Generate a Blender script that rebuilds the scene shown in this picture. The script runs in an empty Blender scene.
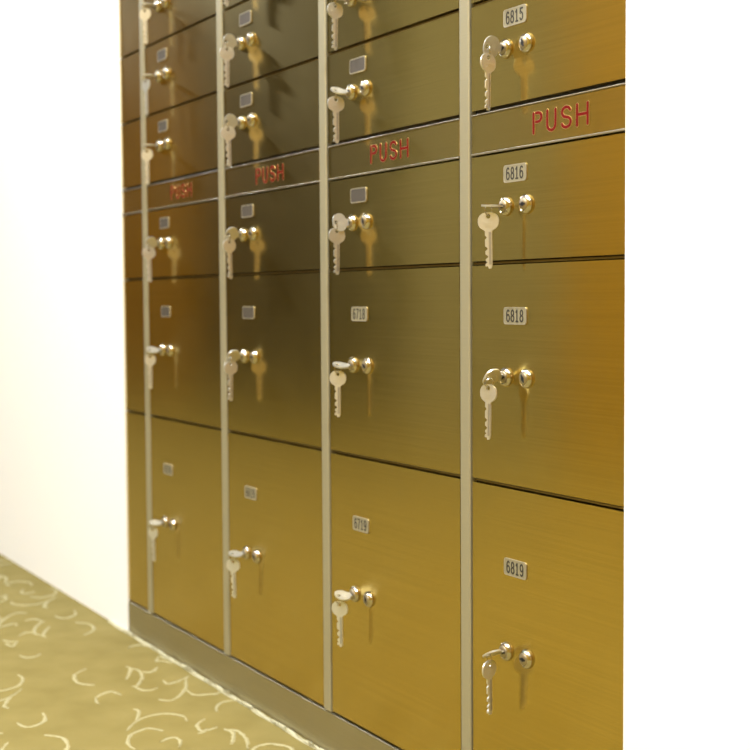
import bpy, bmesh, math, random
from mathutils import Vector, Matrix
random.seed(7)
PI = math.pi
COL = bpy.context.scene.collection

# ------------------------------------------------------------------ materials
def mat(name, color, rough=.5, metal=0.0, spec=.5):
    m = bpy.data.materials.new(name); m.use_nodes = True
    b = m.node_tree.nodes['Principled BSDF']
    b.inputs['Base Color'].default_value = (*color, 1)
    b.inputs['Roughness'].default_value = rough
    b.inputs['Metallic'].default_value = metal
    b.inputs['Specular IOR Level'].default_value = spec
    return m

def N(m, kind): return m.node_tree.nodes.new(kind)
def L(m, a, b): m.node_tree.links.new(a, b)

def brushed(name, c0, c1, rough, aniso, bump=.02, metal=1.0):
    m = mat(name, c0, rough, metal)
    b = m.node_tree.nodes['Principled BSDF']
    tc = N(m, 'ShaderNodeTexCoord'); geo = N(m, 'ShaderNodeNewGeometry')
    mp = N(m, 'ShaderNodeMapping'); mp.inputs['Scale'].default_value = (2.5, 2.5, 560)
    nz = N(m, 'ShaderNodeTexNoise'); nz.inputs['Scale'].default_value = 1.0; nz.inputs['Detail'].default_value = 3
    L(m, geo.outputs['Position'], mp.inputs['Vector']); L(m, mp.outputs[0], nz.inputs['Vector'])
    cr = N(m, 'ShaderNodeMix'); cr.data_type = 'RGBA'
    cr.inputs[6].default_value = (*c0, 1); cr.inputs[7].default_value = (*c1, 1)
    ms = N(m, 'ShaderNodeMapRange'); ms.inputs['From Min'].default_value = .18; ms.inputs['From Max'].default_value = .82
    L(m, nz.outputs['Fac'], ms.inputs['Value']); L(m, ms.outputs[0], cr.inputs[0]); L(m, cr.outputs[2], b.inputs['Base Color'])
    # slow blotches in the gloss, as on handled sheet brass
    n2 = N(m, 'ShaderNodeTexNoise'); n2.inputs['Scale'].default_value = 9; n2.inputs['Detail'].default_value = 2
    L(m, geo.outputs['Position'], n2.inputs['Vector'])
    mr = N(m, 'ShaderNodeMapRange'); mr.inputs['To Min'].default_value = rough*.88; mr.inputs['To Max'].default_value = rough*1.12
    L(m, n2.outputs['Fac'], mr.inputs['Value']); L(m, mr.outputs[0], b.inputs['Roughness'])
    bp = N(m, 'ShaderNodeBump'); bp.inputs['Strength'].default_value = bump; bp.inputs['Distance'].default_value = .001
    L(m, nz.outputs['Fac'], bp.inputs['Height']); L(m, bp.outputs[0], b.inputs['Normal'])
    b.inputs['Anisotropic'].default_value = aniso
    cx = N(m, 'ShaderNodeCombineXYZ'); cx.inputs[2].default_value = 1.0
    L(m, cx.outputs[0], b.inputs['Tangent'])
    return m

BRASS = brushed('brushed_brass', (.54,.402,.112), (.67,.498,.15), .185, .88, .012)
PANEL = brushed('push_panel_brass', (.50,.37,.11), (.58,.43,.14), .22, .8, .012)
PLINTH = brushed('plinth_brass', (.42,.38,.26), (.48,.43,.30), .42, .4, .01)
STRIP = brushed('champagne_strip', (.37,.335,.215), (.41,.37,.24), .42, .3, .01, .5)
SHELF = mat('shelf_brass', (.24,.18,.08), .4, 1)
STEEL = mat('satin_steel_trim', (.50,.47,.40), .38, 1)
CHROME = mat('nickel_lock', (.58,.54,.46), .1, 1)
LFACE = mat('lock_face', (.42,.36,.25), .34, .9)
DARK = mat('dark_recess', (.03,.024,.012), .7)
SLOT = mat('keyway_black', (.01,.01,.01), .6)
KEYM = mat('nickel_key', (.66,.65,.59), .28, .72)
BLADE = mat('nickel_key_blade', (.44,.43,.42), .32, .85)
RIM = mat('plate_rim', (.42,.38,.28), .45, .6)
FACE = mat('plate_face', (.065,.053,.04), .6, .1)
FACEN = mat('numbered_plate_face', (.30,.27,.175), .45, .3)
INK = mat('engraved_ink', (.025,.02,.012), .6)
RED = mat('red_paint', (.15,.003,.002), .7, 0, .1)
CUT = mat('cut_brass_edge', (.85,.72,.45), .3, 1)
WHITE = mat('white_paint', (.90,.90,.89), .7)
CEIL = mat('ceiling_white', (.28,.28,.27), .8)
WOOD = mat('golden_wood_wall', (.33,.20,.012), .5)
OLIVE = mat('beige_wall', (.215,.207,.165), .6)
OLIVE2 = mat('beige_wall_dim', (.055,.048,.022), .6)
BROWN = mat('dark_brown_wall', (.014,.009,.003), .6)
TAN = mat('tan_wall', (.26,.135,.004), .6)

def carpet_material():
    m = mat('carpet_pile', (.6,.47,.17), .95, 0, .1)
    b = m.node_tree.nodes['Principled BSDF']
    geo = N(m, 'ShaderNodeNewGeometry')
    n1 = N(m, 'ShaderNodeTexNoise'); n1.inputs['Scale'].default_value = 14; n1.inputs['Detail'].default_value = 6
    n2 = N(m, 'ShaderNodeTexNoise'); n2.inputs['Scale'].default_value = 900; n2.inputs['Detail'].default_value = 3
    for n in (n1, n2): L(m, geo.outputs['Position'], n.inputs['Vector'])
    r = N(m, 'ShaderNodeValToRGB')
    r.color_ramp.elements[0].position = .3; r.color_ramp.elements[0].color = (.186,.146,.044,1)
    r.color_ramp.elements[1].position = .72; r.color_ramp.elements[1].color = (.226,.18,.060,1)
    L(m, n1.outputs['Fac'], r.inputs[0]); L(m, r.outputs[0], b.inputs['Base Color'])
    bp = N(m, 'ShaderNodeBump'); bp.inputs['Strength'].default_value = .5; bp.inputs['Distance'].default_value = .002
    L(m, n2.outputs['Fac'], bp.inputs['Height']); L(m, bp.outputs[0], b.inputs['Normal'])
    return m
CARPET = carpet_material()
SCROLL = mat('carpet_scroll_pile', (.34,.305,.165), .95, 0, .1)
FLUFF = mat('carpet_edge_fibre', (.46,.43,.28), .9, 0, .1)

# ------------------------------------------------------------------ mesh helpers
class MB:
    """collects shapes with material indices into one mesh"""
    def __init__(s): s.bm = bmesh.new(); s.mi = 0
    def _tag(s, before):
        for f in s.bm.faces:
            if f.index == -1 or f not in before: f.material_index = s.mi
    def box(s, x0, x1, y0, y1, z0, z1, bev=0, seg=2):
        old = set(s.bm.faces)
        vs = [s.bm.verts.new((x, y, z)) for x in (x0, x1) for y in (y0, y1) for z in (z0, z1)]
        q = [(0,1,3,2),(4,6,7,5),(0,4,5,1),(2,3,7,6),(0,2,6,4),(1,5,7,3)]
        fs = [s.bm.faces.new([vs[i] for i in a]) for a in q]
        bmesh.ops.recalc_face_normals(s.bm, faces=fs)
        if bev:
            es = list({e for f in fs for e in f.edges})
            bmesh.ops.bevel(s.bm, geom=es, offset=bev, segments=seg, affect='EDGES', profile=.5)
        for f in s.bm.faces:
            if f not in old: f.material_index = s.mi
        return s
    def prism(s, pts, M, t0, t1, holes=()):
        """closed 2-D outline (with holes) extruded from t0 to t1 along local y; M places it"""
        old = set(s.bm.faces)
        es = []; allv = []
        for loop in [pts] + list(holes):
            vs = [s.bm.verts.new((p[0], t0, p[1])) for p in loop]; allv += vs
            for i in range(len(vs)): es.append(s.bm.edges.new((vs[i], vs[(i+1) % len(vs)])))
        r = bmesh.ops.triangle_fill(s.bm, edges=es, use_beauty=True, use_dissolve=False)
        fs = [g for g in r['geom'] if isinstance(g, bmesh.types.BMFace)]
        e = bmesh.ops.extrude_face_region(s.bm, geom=fs)
        nv = [g for g in e['geom'] if isinstance(g, bmesh.types.BMVert)]
        bmesh.ops.translate(s.bm, verts=nv, vec=(0, t1-t0, 0))
        new = [f for f in s.bm.faces if f not in old]
        bmesh.ops.recalc_face_normals(s.bm, faces=new)
        for f in new: f.material_index = s.mi
        vv = list({v for f in new for v in f.verts})
        bmesh.ops.transform(s.bm, matrix=M, verts=vv)
        return s
    def lathe(s, prof, M=Matrix(), n=28):
        """profile of (radius, y) pairs turned about the local y axis"""
        rings = []
        for r, y in prof:
            if r < 1e-6: rings.append([s.bm.verts.new(M @ Vector((0, y, 0)))])
            else: rings.append([s.bm.verts.new(M @ Vector((r*math.cos(2*PI*i/n), y, r*math.sin(2*PI*i/n)))) for i in range(n)])
        fs = []
        for a, b in zip(rings, rings[1:]):
            for i in range(n):
                j = (i+1) % n
                if len(a) == 1: f = s.bm.faces.new((a[0], b[j], b[i]))
                elif len(b) == 1: f = s.bm.faces.new((a[i], a[j], b[0]))
                else: f = s.bm.faces.new((a[i], a[j], b[j], b[i]))
                f.material_index = s.mi; f.smooth = True; fs.append(f)
        bmesh.ops.recalc_face_normals(s.bm, faces=fs)
        return s
    def torus(s, R, r, M, n=28, k=8):
        vs = [[s.bm.verts.new(M @ Vector(((R+r*math.cos(2*PI*j/k))*math.cos(2*PI*i/n), r*math.sin(2*PI*j/k), (R+r*math.cos(2*PI*j/k))*math.sin(2*PI*i/n)))) for j in range(k)] for i in range(n)]
        fs = []
        for i in range(n):
            for j in range(k):
                f = s.bm.faces.new((vs[i][j], vs[(i+1)%n][j], vs[(i+1)%n][(j+1)%k], vs[i][(j+1)%k])); f.smooth = True
                f.material_index = s.mi; fs.append(f)
        bmesh.ops.recalc_face_normals(s.bm, faces=fs)
        return s
    def build(s, name, mats, parent=None, loc=(0,0,0)):
        me = bpy.data.meshes.new(name); s.bm.to_mesh(me); s.bm.free()
        for m in (mats if isinstance(mats, (list, tuple)) else [mats]): me.materials.append(m)
        o = bpy.data.objects.new(name, me); COL.objects.link(o); o.location = loc
        if parent: o.parent = parent
        return o

def tag(o, label=None, cat=None, group=None, kind=None):
    if label: o['label'] = label
    if cat: o['category'] = cat
    if group: o['group'] = group
    if kind: o['kind'] = kind
    return o
def empty(name, loc):
    o = bpy.data.objects.new(name, None); COL.objects.link(o); o.location = loc; o.empty_display_size = .05
    return o
def rrect(w, h, r, n=5):
    p = []
    for cx, cz, a0 in ((w/2-r, h/2-r, 0), (-w/2+r, h/2-r, 90), (-w/2+r, -h/2+r, 180), (w/2-r, -h/2+r, 270)):
        for i in range(n+1):
            a = math.radians(a0+90*i/n); p.append((cx+r*math.cos(a), cz+r*math.sin(a)))
    return p

# ------------------------------------------------------------------ measures (metres)
P = .3601                       # column pitch
zBASE, zA, zB, zC, zD, zE, zF, zG = .065, .4376, .6925, .8187, .8662, .9920, 1.1178, 1.2435
XR, XL = .2905, -1.206          # ends of the bank
G = .0026                       # half of a gap between doors
ROOM = (-8.4, 3.2, -2.4, 2.9)  # x0, x1, y of the opposite wall, ceiling
WF = -.003                      # face of the invented white wall beside the bank
# row name : door bottom, door top, plate height, lock height
ROWS = {19: (zBASE, zA-G, .3455, .2495), 18: (zA+G, zB-G, .632, .5655), 16: (zB+G, zC-.0030, .7915, .7585),
        15: (zD+.0036, zE-G, .9645, .9345), 14: (zE+G, zF-G, 1.0905, 1.0585), 13: (zF+G, zG-G, 1.216, 1.184)}
XLK, XRK, XPL = .083, .1223, .1008

# ------------------------------------------------------------------ the room
for a, b_, c in ((ROOM[0], XL, 0), (XR+.0015, ROOM[1], 0), (XL, XR+.0015, 1.302)):
    tag(MB().box(a, b_, WF, .5, c, ROOM[3]).build('wall_back', WHITE), kind='structure')  # side pieces are invented blank white wall, where the lockers would run on
tag(MB().box(ROOM[0], ROOM[1], ROOM[2]-.1, .5, ROOM[3], ROOM[3]+.1).build('ceiling', CEIL), kind='structure')
tag(MB().box(ROOM[0]-.1, ROOM[0], ROOM[2]-.1, .5, 0, ROOM[3]).build('wall_left', TAN), kind='structure')
tag(MB().box(ROOM[1], ROOM[1]+.1, ROOM[2]-.1, .5, 0, ROOM[3]).build('wall_right', WOOD), kind='structure')
w = MB()  # unseen opposite wall; its colour bands are shaped for the reflections in the brass
w.mi = 0; w.box(-2.93, ROOM[1], ROOM[2]-.1, ROOM[2], 0, ROOM[3])
w.mi = 1; w.box(-4.15, -2.93, ROOM[2]-.1, ROOM[2]-.01, 0, ROOM[3])
w.mi = 2; w.box(-4.75, -4.15, ROOM[2]-.1, ROOM[2]-.01, 0, ROOM[3])
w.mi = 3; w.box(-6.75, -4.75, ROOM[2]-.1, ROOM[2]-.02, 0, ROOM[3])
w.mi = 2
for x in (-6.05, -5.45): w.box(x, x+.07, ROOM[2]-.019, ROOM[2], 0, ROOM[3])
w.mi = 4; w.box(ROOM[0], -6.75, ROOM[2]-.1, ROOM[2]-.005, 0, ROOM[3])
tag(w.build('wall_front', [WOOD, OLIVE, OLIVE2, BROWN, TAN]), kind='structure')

# carpet with sculpted scrolls
SC = [[(-1.077,-.048),(-1.091,-.033),(-1.089,-.018),(-1.07,-.011)],[(-.962,-.036),(-.991,-.018),(-.965,-.012)],[(-.962,-.036),(-.957,-.023),(-.936,-.015)],
[(-.956,-.094),(-.943,-.091),(-.92,-.1),(-.899,-.11),(-.876,-.123)],[(-.941,-.092),(-.926,-.084),(-.91,-.084),(-.877,-.093),(-.848,-.108),(-.829,-.121),(-.83,-.128)],
[(-.908,-.081),(-.9,-.068),(-.922,-.048)],[(-.827,-.124),(-.801,-.12),(-.793,-.108),(-.801,-.094)],[(-.837,-.069),(-.815,-.07),(-.82,-.051),(-.84,-.021)],
[(-.837,-.027),(-.807,-.04),(-.778,-.052),(-.74,-.078),(-.72,-.102),(-.735,-.117)],[(-.768,-.056),(-.73,-.056),(-.722,-.038),(-.718,-.021),(-.728,-.008)],
[(-.706,-.17),(-.693,-.166),(-.663,-.178),(-.636,-.193)],[(-.606,-.217),(-.637,-.194),(-.657,-.167),(-.659,-.14),(-.646,-.123),(-.625,-.115),(-.603,-.121)],
[(-.516,-.235),(-.537,-.237),(-.558,-.232),(-.583,-.219),(-.596,-.201),(-.6,-.183),(-.577,-.169)],[(-.529,-.192),(-.539,-.178),(-.537,-.165),(-.517,-.165),(-.493,-.177)],
[(-.624,-.061),(-.65,-.05),(-.668,-.033),(-.667,-.012)],[(-.601,-.091),(-.578,-.113),(-.547,-.118),(-.551,-.092)],[(-.538,-.129),(-.539,-.121),(-.551,-.109)],
[(-.538,-.086),(-.515,-.082),(-.485,-.094),(-.465,-.107)],[(-.532,-.086),(-.519,-.072),(-.475,-.077),(-.435,-.094)],
[(-.47,-.20),(-.43,-.21),(-.40,-.19),(-.41,-.16),(-.44,-.16)],[(-.76,-.21),(-.80,-.20),(-.82,-.17),(-.79,-.16)],[(-.98,-.16),(-.95,-.19),(-.90,-.20),(-.87,-.18)]]
def spline(pts, n=7):
    q = [pts[0]] + pts + [pts[-1]]; out = []
    for i in range(1, len(q)-2):
        for k in range(n):
            t = k/n; a, b, c, d = (Vector(v) for v in q[i-1:i+3])
            out.append(.5*((2*b)+(c-a)*t+(2*a-5*b+4*c-d)*t*t+(3*b-a-3*c+d)*t**3))
    out.append(Vector(q[-2])); return out
f = MB(); f.box(ROOM[0], ROOM[1], ROOM[2]-.1, .5, -.1, 0)
f.mi = 1
for i in range(-4, 5):
    for j in range(0, 9):
        for c in SC:
            pts = list(c)
            if (i+j) % 2: pts = [(-1.52-x, -.248-y) for x, y in pts]
            pts = [(x+.68*i, y-.262*j) for x, y in pts]
            if any(y < ROOM[2]+.02 or y > -.004 or x > 3.1 for x, y in pts): continue
            s = spline(pts, 9 if abs(i) < 2 and j < 3 else 4); m = len(s); prev = None
            for a in range(m):
                d = (s[min(a+1, m-1)]-s[max(a-1, 0)])
                if d.length < 1e-6: continue
                d.normalize(); nrm = Vector((-d.y, d.x))
                w_ = .0044*(.45+.75*math.sin(PI*(a+.5)/m)**.7)*random.uniform(.55, 1.35)
                jx = nrm*random.uniform(-.0014, .0014)
                l, r = s[a]+nrm*w_+jx, s[a]-nrm*w_+jx
                cur = [f.bm.verts.new((l.x, l.y, -.001)), f.bm.verts.new((s[a].x, s[a].y, .0014)), f.bm.verts.new((r.x, r.y, -.001))]
                if prev:
                    for k in (0, 1):
                        g = f.bm.faces.new((prev[k], prev[k+1], cur[k+1], cur[k])); g.material_index = 1
                        g.normal_update()
                        if g.normal.z < 0: g.normal_flip()
                prev = cur
f.mi = 2; x = XL-.1; prev = None
while x < 1.6:   # turned-up cut edge of the pile against the plinth
    h = .0030+.0012*math.sin(x*31)*math.sin(x*83); yy = -.0075+.0012*math.sin(x*47)
    cur = [f.bm.verts.new(p) for p in ((x, yy-.004, -.001), (x, yy-.002, h*.8), (x, yy+.001, h), (x, yy+.0035, h*.7), (x, yy+.0045, -.001))]
    if prev:
        for k in range(4):
            g = f.bm.faces.new((prev[k], prev[k+1], cur[k+1], cur[k])); g.material_index = 2; g.normal_update()
            if g.normal.z < 0: g.normal_flip()
    prev = cur; x += .004
tag(f.build('floor', [CARPET, SCROLL, FLUFF]), kind='structure')

# frayed pile where the carpet was cut along the plinth
f = MB()
def tuft(x, y, h, lean):
    a = random.uniform(0, PI); wv = .0008
    dx, dy = math.cos(a)*wv, math.sin(a)*wv
    lx, ly = random.uniform(-1, 1)*lean, -abs(random.uniform(.2, 1))*lean
    v = [f.bm.verts.new(p) for p in ((x-dx, y-dy, 0), (x+dx, y+dy, 0), (x+lx*.5+dx, y+ly*.5+dy, h*.7), (x+lx*.5-dx, y+ly*.5-dy, h*.7), (x+lx, y+ly, h))]
    f.bm.faces.new((v[0], v[1], v[2], v[3])); f.bm.faces.new((v[3], v[2], v[4]))
x = XL
while x < .9:
    if x < XR or True:
        h = .003 + .004*abs(math.sin(x*23)*math.sin(x*57+1))
        tuft(x, -random.uniform(.0055, .011), h*random.uniform(.5, 1.2), .004)
    x += random.uniform(.0008, .0022)
for cx, n, hh in ((-.865, 40, .011), (-.965, 16, .008), (-.70, 34, .012), (-.78, 18, .007), (-.52, 20, .007), (-.40, 20, .009), (-.62, 12, .006)):
    for _ in range(n): tuft(random.gauss(cx, .008), -random.uniform(.0065, .010), hh*random.uniform(.4, 1.0), .006)
tag(f.build('carpet_fibres', FLUFF), 'pale frayed carpet fibres along the foot of the brass plinth', 'carpet fibres', kind='stuff')

# ------------------------------------------------------------------ shared shapes
def key_outline(hang=True):
    """key in the local xz plane, hole at the origin, blade pointing to -z"""
    pts = []; n = 40; a0 = math.radians(-62 if True else 0)
    for i in range(n+1):
        a = a0 + (PI+2*math.radians(62))*i/n
        c, s_ = math.cos(a), math.sin(a); e = 2/2.3
        pts.append((.0123*math.copysign(abs(c)**e, c), -.0057+.0102*math.copysign(abs(s_)**e, s_)))
    if hang:
        left = [(-.0041,-.0165),(-.0041,-.0215),(-.0022,-.0230),(-.0022,-.0245),(-.0041,-.0260),(-.0041,-.0335),(-.0012,-.0355),(-.0012,-.0370),(-.0038,-.0390),(-.0038,-.0425),(-.0008,-.0445),(-.0008,-.0460),(-.0036,-.0480),(-.0036,-.0500),(-.0016,-.0515),(-.0040,-.0535),(-.0040,-.0560),(-.0008,-.0560),(-.0004,-.0585)]
        right = [(.0024,-.0585),(.0034,-.0570),(.0040,-.0545),(.0040,-.0165)]
        pts += left + right
    else:
        pts += [(-.0042,-.0168),(-.0042,-.0192),(.0042,-.0192),(.0042,-.0168)]
    hole = [(.0028*math.cos(2*PI*i/14), .0028*math.sin(2*PI*i/14)) for i in range(14)]
    return pts, hole
def key_mesh(hang):
    b = MB(); pts, hole = key_outline(hang)
    b.prism(pts, Matrix(), -.0010, .0010, [hole])
    # raised stamp on both faces of the bow and a groove rib down the blade
    for s_ in (-1, 1):
        for k, (wx, zz) in enumerate(((.0045, -.0072), (.0032, -.0092), (.0045, -.0112))):
            b.box(-wx, wx, min(s_*.0009, s_*.0013), max(s_*.0009, s_*.0013), zz-.0005, zz+.0005)
    if hang:
        b.mi = 1
        b.box(.0004, .0030, -.0013, .0013, -.054, -.0175)
    me = bpy.data.meshes.new('key'); b.bm.to_mesh(me); b.bm.free()
    me.materials.append(KEYM); me.materials.append(BLADE)
    return me
HANG = key_mesh(True); INS = key_mesh(False)
rb = MB(); rb.torus(.0056, .00065, Matrix()); RINGM = bpy.data.meshes.new('ring'); rb.bm.to_mesh(RINGM); rb.bm.free(); RINGM.materials.append(CHROME)

def lock_mesh(slot_angle):
    b = MB()
    b.lathe([(.0, 0), (.0104, 0), (.0104, -.0012), (.0098, -.0030), (.0086, -.0046), (.0074, -.0054), (.0070, -.0054), (.0066, -.0046), (.0, -.0046)])
    b.mi = 2
    b.lathe([(.0064, -.0045), (.0064, -.0054), (.0058, -.0060), (0, -.0061)])
    b.mi = 1
    M = Matrix.Rotation(slot_angle, 4, 'Y')
    old = set(b.bm.verts)
    b.box(-.0046, .0046, -.0066, -.0058, -.0010, .0010)
    b.box(-.0016, .0016, -.0066, -.0058, -.0021, .0021)
    for v in b.bm.verts:
        if v not in old: v.co = M @ v.co
    me = bpy.data.meshes.new('lock'); b.bm.to_mesh(me); b.bm.free()
    for m in (CHROME, SLOT, LFACE): me.materials.append(m)
    return me
LOCKS = [lock_mesh(a) for a in (0, .5, 1.1)]

def ribbon(b, line, wd, y0, y1):
    """rounded stroke along a 2-D line"""
    pts = [Vector((p[0], p[1])) for p in line]; nl = []
    for i, p in enumerate(pts):
        d = (pts[min(i+1, len(pts)-1)]-pts[max(i-1, 0)]).normalized(); nl.append(Vector((-d.y, d.x)))
    out = [p+n_*wd for p, n_ in zip(pts, nl)]
    a = math.atan2(nl[-1].y, nl[-1].x)
    out += [pts[-1]+Vector((math.cos(a-PI*k/6), math.sin(a-PI*k/6)))*wd for k in range(1, 6)]
    out += [p-n_*wd for p, n_ in reversed(list(zip(pts, nl)))]
    a = math.atan2(-nl[0].y, -nl[0].x)
    out += [pts[0]+Vector((math.cos(a-PI*k/6), math.sin(a-PI*k/6)))*wd for k in range(1, 6)]
    b.prism([(v.x, v.y) for v in out], Matrix(), y0, y1)
def arc(cx, cz, rx, rz, a0, a1, n=10):
    return [(cx+rx*math.cos(math.radians(a0+(a1-a0)*i/n)), cz+rz*math.sin(math.radians(a0+(a1-a0)*i/n))) for i in range(n+1)]
DIG = {'6': [arc(.5, .30, .42, .30, 175, -5, 12), arc(.5, .30, .42, .30, 5, -185, 12), arc(.52, .62, .44, .38, 50, 180, 8)+[(.08, .32)]],
       '9': [arc(.5, .70, .42, .30, -5, 185, 12), arc(.5, .70, .42, .30, 175, 365, 12), arc(.48, .38, .44, .38, 230, 360, 8)+[(.92, .68)]],
       '8': [arc(.5, .76, .36, .24, 86, 274, 12), arc(.5, .76, .36, .24, -94, 94, 12), arc(.5, .26, .43, .26, 86, 274, 12), arc(.5, .26, .43, .26, -94, 94, 12)],
       '1': [[(.2, .82), (.5, 1)], [(.5, 1), (.5, 0)], [(.2, 0), (.8, 0)]],
       '5': [[(.88, 1), (.2, 1)], [(.2, 1), (.15, .56)]+arc(.48, .32, .42, .32, 130, -150, 14)],
       '7': [[(.08, 1), (.92, 1)], [(.92, 1), (.55, .5), (.38, 0)]]}
def plate(text, parent, x, z):
    b = MB()
    b.prism(rrect(.0428, .0196, .0034), Matrix(), -.0010, 0)
    b.prism(rrect(.0428, .0196, .0034), Matrix(), -.0013, -.0010, [rrect(.0402, .0170, .0026)])
    b.mi = 1
    b.prism(rrect(.0401, .0169, .0026), Matrix(), -.00110, -.0009)
    if text:
        b.mi = 2; cw, ch, sp = .0062, .0126, .0086
        for i, c in enumerate(text):
            for j, ln in enumerate(DIG[c]):
                ribbon(b, [((i-1.5)*sp + (u-.5)*cw, (v-.5)*ch) for u, v in ln], .00098, -.00126-.00001*j, -.0010)
    return b.build('number_plate', [RIM, FACEN if text else FACE, INK], parent, (x, 0, z))

# PUSH lettering: grooves filled with red paint, bright cut edges
LET = [
 [(.0015,0),(.0015,.0245)], [(.0060,.0245)]+arc(.0100,.0190,.0062,.0055,90,-90,10)+[(.0060,.0135)],
 [(.0270,.0245),(.0270,.0075)]+arc(.0345,.0075,.0075,.0075,180,360,10)+[(.0420,.0245)],
 arc(.0610,.0185,.0075,.0060,20,180,9)+[(.0540,.0165),(.0570,.0135),(.0650,.0115)]+arc(.0610,.0065,.0078,.0063,30,-160,12),
 [(.0800,0),(.0800,.0245)], [(.0980,0),(.0980,.0245)], [(.0800,.0125),(.0980,.0125)]]
def stroke_mesh():
    b = MB()
    for mi, (wd, y0, y1) in enumerate(((.0024, -.00035, 0), (.0017, -.00060, -.0002))):
        b.mi = mi
        for line in LET:
            ribbon(b, line, wd, y0 + (.00002*LET.index(line)), y1)
    me = bpy.data.meshes.new('push_lettering'); b.bm.to_mesh(me); b.bm.free(); me.materials.append(CUT); me.materials.append(RED)
    return me
PUSH = stroke_mesh()

# ------------------------------------------------------------------ locker columns
TEXT = {(4,15):'6815', (4,16):'6816', (4,18):'6818', (4,19):'6819', (3,18):'6718', (3,19):'6719', (2,19):'6619', (1,19):'6519'}
COLLAB = {4: 'brushed brass locker column at the right end, doors numbered 6815 to 6819',
          3: 'brushed brass locker column left of the 6815 to 6819 column, bottom door numbered 6719',
          2: 'middle brushed brass locker column, directly left of the 6719 column',
          1: 'farthest brushed brass locker column that still shows keys, left of the middle column',
          0: 'narrow sliver of brass locker column at the far left end, without keys'}
def column(k):
    X = -(4-k)*P
    x0, x1 = .0135, P-.0135
    if k == 4: x1 = XR - X
    if k == 0: x0 = XL - X + .001
    root = tag(empty('locker_cabinet', (X, 0, 0)), COLLAB[k], 'locker', 'brass locker columns in the wall bank')
    MB().box(x0-.012 if k else x0, min(x1+.0125, P-.0005) if k != 4 else x1, .0095, .45, .064, 1.2435).build('carcass', DARK, root)
    if k:
        s = MB(); s.box(-.0103, .0107, -.0022, .0090, .0615, 1.2435, .0021, 4)
        for f_ in s.bm.faces: f_.smooth = False
        tag(s.build('divider_strip', STRIP, root), 'pale champagne metal strip up the left edge of the column')
    for z in (zA, zB, zE, zF):
        MB().box(x0, x1, .0035, .0090, z-.0009, z+.0009).build('shelf_edge', SHELF, root)
    for r, (z0, z1, zp, zl) in ROWS.items():
        d = MB().box(x0, x1, 0, .0085, z0, z1).build('door', BRASS, root)
        t = TEXT.get((k, r))
        if t and (k == 4 or t == '6719'): d['label'] = 'brass door with number plate %s' % t
        if k == 0: continue
        plate(t, d, XPL, zp)
        for i, xx in enumerate((XLK, XRK)):
            o = bpy.data.objects.new('lock', LOCKS[(k+r+i) % 3 if i else 0]); COL.objects.link(o); o.parent = d; o.location = (xx, 0, zl-.003); o.scale = (1.07, 1, 1.07)
    p = MB().box(x0, x1, .0002, .0085, zC+.0019, zD-.0029, .0004, 2).build('push_panel', PANEL, root)
    if k:
        o = bpy.data.objects.new('push_lettering', PUSH); COL.objects.link(o); o.parent = p; o.location = (.1335, .0002, .8318); o.scale = (.97, 1, .87)
        o['label'] = 'red painted word PUSH cut into the brass panel'
    for z0, z1 in ((zC-.0008, zC+.0015), (zD-.0026, zD-.0011)):
        tag(MB().box(x0, x1, -.0012, .0085, z0, z1, .0004, 2).build('edge_trim', STEEL, root), 'bright silvery trim along the push panel')
for k in range(5): column(k)
tag(MB().box(XL, XR, -.0010, .45, 0, .0605, .0015, 2).build('plinth', PLINTH), 'dull brass kick plate along the foot of the lockers', 'plinth')
tag(MB().box(XL+.001, XR, -.002, .45, 1.2455, 1.3, .001, 2).build('top_panel', PLINTH), 'brass fascia across the top of the locker bank', 'fascia panel')

# ------------------------------------------------------------------ keys in the left-hand locks
# (column, row): bow twist about the lock axis, facing of the hanging key, words
KEYS = {
 (4,14): (10, 38, 'keys on a ring in the lock above door 6815, mostly out of view'),
 (4,15): (106, 105, 'two nickel keys on a ring in the lock of door 6815, bow turned upright'),
 (4,16): (4, 38, 'two keys in the lock of door 6816, the hanging one pale and face-on'),
 (4,18): (128, 12, 'two nickel keys on a ring in the lock of door 6818'),
 (4,19): (150, 108, 'two nickel keys on a ring in the lock of door 6819 at the lower right'),
 (3,14): (25, 95, 'two nickel keys in the topmost lock of the 6719 column, cut by the frame top'),
 (3,15): (28, 88, 'two nickel keys in the lock just above the PUSH panel of the 6719 column'),
 (3,16): (80, 90, 'two nickel keys just below the PUSH panel of the 6719 column, round bow upright'),
 (3,18): (16, 35, 'two nickel keys in the lock directly above door 6719'),
 (3,19): (20, 33, 'two nickel keys on a ring in the lock of door 6719'),
 (2,13): (100, 90, 'two keys in the top lock of the middle column, cut by the frame top'),
 (2,14): (104, 90, 'two keys in the middle column two doors above its PUSH panel'),
 (2,15): (104, 88, 'two keys in the middle column just above its PUSH panel'),
 (2,16): (120, 105, 'two keys in the middle column just below its PUSH panel, blade golden'),
 (2,18): (125, 100, 'two keys in the middle column on its second door from the floor'),
 (2,19): (14, 35, 'two keys in the lowest door of the middle column'),
 (1,13): (3, 32, 'two keys at the top left of the farthest keyed column, yellow blade'),
 (1,14): (2, 10, 'two keys in the farthest keyed column, second lock from the frame top, edge-on'),
 (1,15): (3, 32, 'two keys in the farthest keyed column just above its PUSH panel, yellow blade'),
 (1,16): (115, 90, 'two keys in the farthest keyed column just below its PUSH panel'),
 (1,18): (25, 30, 'two keys in the farthest keyed column on its second door from the floor'),
 (1,19): (14, 20, 'two keys in the lowest door of the farthest keyed column')}
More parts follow.
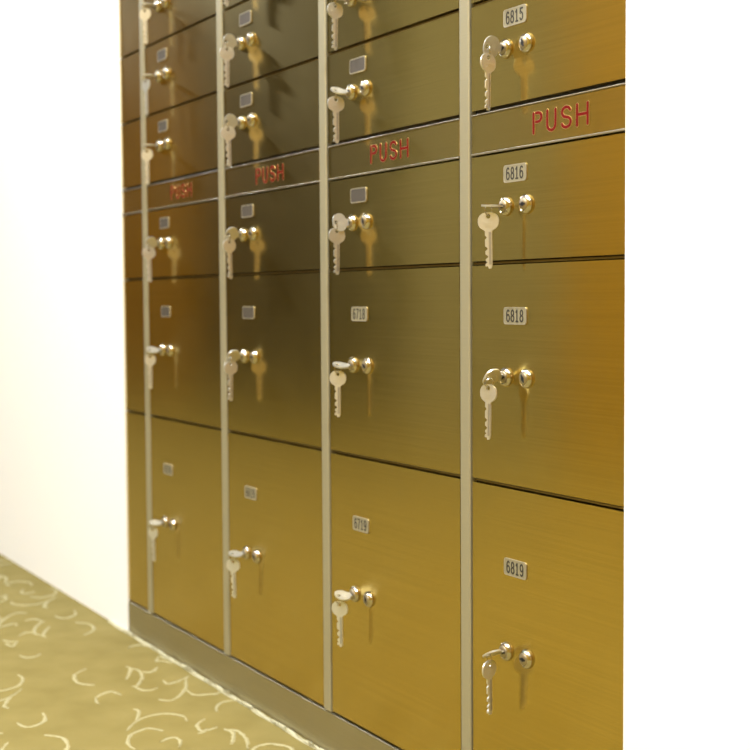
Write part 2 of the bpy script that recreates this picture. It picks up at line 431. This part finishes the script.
for (k, r), (phi, alpha, label) in KEYS.items():
    X = -(4-k)*P + XLK; z = ROWS[r][3]-.003
    root = tag(empty('key_ring', (X, -.0066, z)), label, 'keys', 'key rings hanging in the locker locks')
    ph = math.radians(phi)
    lx = Vector((math.cos(ph), 0, -math.sin(ph))); lz = Vector((0, -1, 0)); ly = lz.cross(lx)
    M = Matrix((lx, ly, lz)).transposed().to_4x4()
    hy = -.0194
    o = bpy.data.objects.new('key', INS); COL.objects.link(o); o.parent = root
    o.matrix_local = Matrix.Translation((0, hy, 0)) @ M
    o['label'] = 'key bow sticking out of the lock'
    o = bpy.data.objects.new('ring', RINGM); COL.objects.link(o); o.parent = root
    o.matrix_local = Matrix.Translation((0, hy+.0016, -.0050)) @ Matrix.Rotation(math.radians(alpha+65), 4, 'Z')
    o = bpy.data.objects.new('key', HANG); COL.objects.link(o); o.parent = root
    o.matrix_local = Matrix.Translation((0, hy+.0016, -.0118)) @ Matrix.Rotation(math.radians(alpha), 4, 'Z') @ Matrix.Rotation(math.radians(random.uniform(-1.5, 1.5)), 4, 'Y')
    o['label'] = 'key hanging from the ring'

# ------------------------------------------------------------------ ceiling downlights
LAMPW = 56
for x, y, pw in ((-6.4,-.85,1.0), (-4.6,-.85,1.35), (-.25,-.85,1.0), (.75,-.85,1.0), (1.8,-.9,1.0), (-1.5,-2.0,1.3), (-.1,-2.0,1.0)):
    root = tag(empty('downlight', (x, y, ROOM[3])), 'round recessed ceiling downlight over the carpet aisle', 'ceiling lamp', 'ceiling downlights')
    b = MB(); b.lathe([(.10, 0), (.135, 0), (.135, .004), (.12, .012), (.10, .004)], Matrix.Rotation(-PI/2, 4, 'X'))
    b.build('trim_ring', CEIL, root)
    la = bpy.data.lights.new('downlight_lamp', 'AREA'); la.shape = 'DISK'; la.size = .2; la.energy = LAMPW*pw; la.color = (.91, .96, 1.04)
    lo = bpy.data.objects.new('lamp', la); COL.objects.link(lo); lo.parent = root; lo.location = (0, 0, -.006)

wd = bpy.data.worlds.new('World'); bpy.context.scene.world = wd; wd.use_nodes = True
wd.node_tree.nodes['Background'].inputs[0].default_value = (1, .95, .85, 1); wd.node_tree.nodes['Background'].inputs[1].default_value = .3

# ------------------------------------------------------------------ camera
th, pi_, ro = .5184, .055, -.0063
fw = Vector((-math.cos(th)*math.cos(pi_), math.sin(th)*math.cos(pi_), -math.sin(pi_))).normalized()
rt = fw.cross(Vector((0, 0, 1))).normalized(); up = rt.cross(fw)
r2 = rt*math.cos(ro)+up*math.sin(ro); u2 = -rt*math.sin(ro)+up*math.cos(ro)
cd = bpy.data.cameras.new('camera'); cam = bpy.data.objects.new('camera', cd); COL.objects.link(cam)
M = Matrix((r2, u2, -fw)).transposed().to_4x4(); M.translation = Vector((1.3592, -.9, .6512))
cam.matrix_world = M
cd.sensor_width = 36; cd.lens = 1369.2/750*36; cd.clip_start = .02
cd.dof.use_dof = True; cd.dof.focus_distance = 1.5; cd.dof.aperture_fstop = 7.5
S = bpy.context.scene
S.camera = cam
S.view_settings.view_transform = 'Standard'; S.view_settings.look = 'None'; S.view_settings.exposure = 0; S.view_settings.gamma = 1
